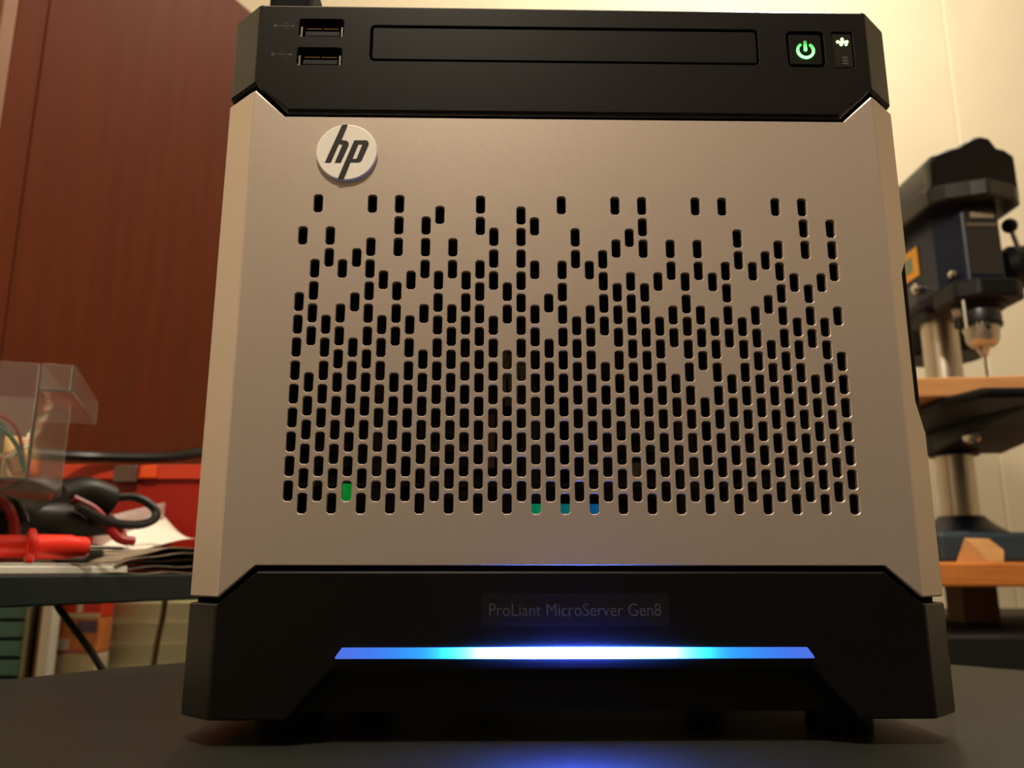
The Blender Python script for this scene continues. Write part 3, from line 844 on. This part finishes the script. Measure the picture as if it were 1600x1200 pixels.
# belt cover: ridged section, bulged nose
def cover_sec(s):
    pts = [(-.0565, .498), (-.0565, .519), (-.0545, .521), (-.0540, .552), (-.0495, .560), (-.034, .5640), (-.024, .5665), (-.0165, .5710), (-.009, .5735), (0, .5752),
           (.009, .5735), (.0165, .5710), (.024, .5665), (.034, .5640), (.0495, .560), (.0540, .552), (.0545, .521), (.0565, .519), (.0565, .498)]
    return [(x * s * 1.05, z) for x, z in pts]
CVX = .5775
cv = MB()
rows = [(.0, .95), (.004, .985), (.012, 1.0), (.26, 1.04), (.34, .95)]
base_n = len(cover_sec(1))
vs_ = []
for dy, s_ in rows:
    for x, z in cover_sec(s_):
        nose = (-.012 * math.exp(-(x / .017) ** 4) + .014 * max(0, (abs(x) - .036) / .018) ** 2) if dy < .05 else 0
        zz = z - (.003 if dy == 0 and z > .54 else 0)
        vs_.append((CVX + x, .692 + dy + nose, zz))
fs_ = []
for i in range(len(rows) - 1):
    for j in range(base_n):
        k = (j + 1) % base_n
        fs_.append((i * base_n + j, i * base_n + k, (i + 1) * base_n + k, (i + 1) * base_n + j))
fs_.append(tuple(range(base_n))); fs_.append(tuple(range((len(rows) - 1) * base_n, len(rows) * base_n)))
cover = D(cv.add(vs_, fs_), 'belt_cover', M_cover, smooth=True, angle=28)
# lower rim of the cover
rp = [(CVX - .0585, .712), (CVX - .044, .697), (CVX - .018, .687), (CVX, .679), (CVX + .018, .687), (CVX + .044, .697), (CVX + .0585, .712), (CVX + .062, .95), (CVX + .05, 1.03), (CVX - .05, 1.03), (CVX - .062, .95)]
D(MB().prism(rp, 'z', .496, .5185), 'cover_rim', M_cover, cover, bevel=.003)
# motor behind the column
D(MB().lathe([(.055, .366), (.062, .372), (.062, .478), (.058, .486)], (.668, .985, 0), n=36), 'motor', M_cast, smooth=True)
# quill collar and chuck
D(MB().prism([(SX - .042, .715), (SX - .02, .696), (SX + .026, .696), (SX + .044, .712), (SX + .044, .765), (SX + .02, .785), (SX - .02, .785), (SX - .042, .765)], 'z', .372, .396), 'quill_collar', M_cast, bevel=.004)
D(MB().lathe([(.030, .366), (.032, .370), (.032, .390)], (SX, SY, 0), n=32), 'quill_nose', M_cast, smooth=True)
chuck = D(MB().lathe([(.0235, .367), (.0240, .365), (.0240, .349), (.0235, .347)], (SX, SY, 0), n=40), 'chuck_sleeve', M_dkchuck, smooth=True)
tm = MB()
for k in range(26):
    a = 2 * math.pi * k / 26
    ca, sa = math.cos(a), math.sin(a); tx, ty = -sa, ca
    P = []
    for rr, zz, ww in ((.0215, .3475, .0019), (.0250, .3475, .0019), (.0236, .3425, .0010), (.0205, .3425, .0010)):
        P.append((SX + ca * rr - tx * ww, SY + sa * rr - ty * ww, zz)); P.append((SX + ca * rr + tx * ww, SY + sa * rr + ty * ww, zz))
    tm.add(P, [(0, 1, 3, 2), (2, 3, 5, 4), (4, 5, 7, 6), (6, 7, 1, 0), (0, 2, 4, 6), (1, 7, 5, 3)])
D(tm, 'gear_teeth', M_dkchuck, chuck)
D(MB().lathe([(.0212, .348), (.0212, .341), (.0195, .336), (.0190, .327), (.0165, .322), (.0125, .3185)], (SX, SY, 0), n=40), 'chuck_body', M_chuck, chuck, smooth=True, angle=25)
D(MB().lathe([(.0034, 0), (.0034, -.0003)], (SX - .003, SY - .0205, .340), axis='y', n=14), 'key_hole', M_deep, chuck)
for k in range(3):
    a = 2 * math.pi * k / 3 + .5
    D(MB().tube([(SX + .006 * math.cos(a), SY + .006 * math.sin(a), .322), (SX + .0022 * math.cos(a), SY + .0022 * math.sin(a), .307)], [.0052, .0022], n=10), 'jaw', M_chuck, chuck, smooth=True)
D(MB().lathe([(.0014, .312), (.0014, .275), (.0002, .272)], (SX, SY, 0), n=10), 'drill_bit', M_dkchuck, smooth=True)
# depth rod
D(MB().lathe([(.0022, .335), (.0022, .372)], (SX - .032, .715, 0), n=10), 'depth_rod', M_steel, smooth=True)
D(MB().lathe([(.0055, .352), (.0055, .361)], (SX - .0385, .722, 0), n=6), 'depth_nut', M_steel)
D(MB().lathe([(.0050, .338), (.0050, .350)], (SX - .0375, .722, 0), n=16), 'depth_stop', M_cast, smooth=True)
# feed wheel on the right of the head
HX, HY, HZ = SX + .065, .752, .430
D(MB().lathe([(.018, -.02), (.026, -.012), (.028, .02), (.022, .034), (.012, .040)], (HX, HY, HZ), axis='x', n=28), 'feed_hub', M_cast, smooth=True)
for ang, ln in ((100, .055), (220, .10), (-20, .10)):
    a = math.radians(ang)
    d2 = Vector((-.30 if ang == 100 else .25, -.62 * math.cos(a) - .18, math.sin(a))).normalized()
    p0 = Vector((HX + .008, HY - .005, HZ)); p1 = p0 + d2 * ln
    arm = D(MB().tube([p0, p1], .0032, n=10), 'feed_arm', M_steel, smooth=True)
    D(MB().lathe([(.0001, -.0098), (.005, -.0085), (.0085, -.005), (.0098, 0), (.0085, .005), (.005, .0085), (.0001, .0098)], tuple(p1), n=20), 'knob', M_cast, arm, smooth=True, angle=60)

# board lying on the drill table
wbd = MB().box(-.165, .22, -.013, .155, 0, .0225).build('work_board', mat('pale_orange_pine', (226, 166, 108), .55, rgb2=(212, 150, 92), scale=18, stretch=(1, 10, 10)), None, bevel=.002)
tag(place(wbd, (.575, .655, .2378), math.radians(-7)), 'orange pine board lying on the drill table under the chuck', 'board')
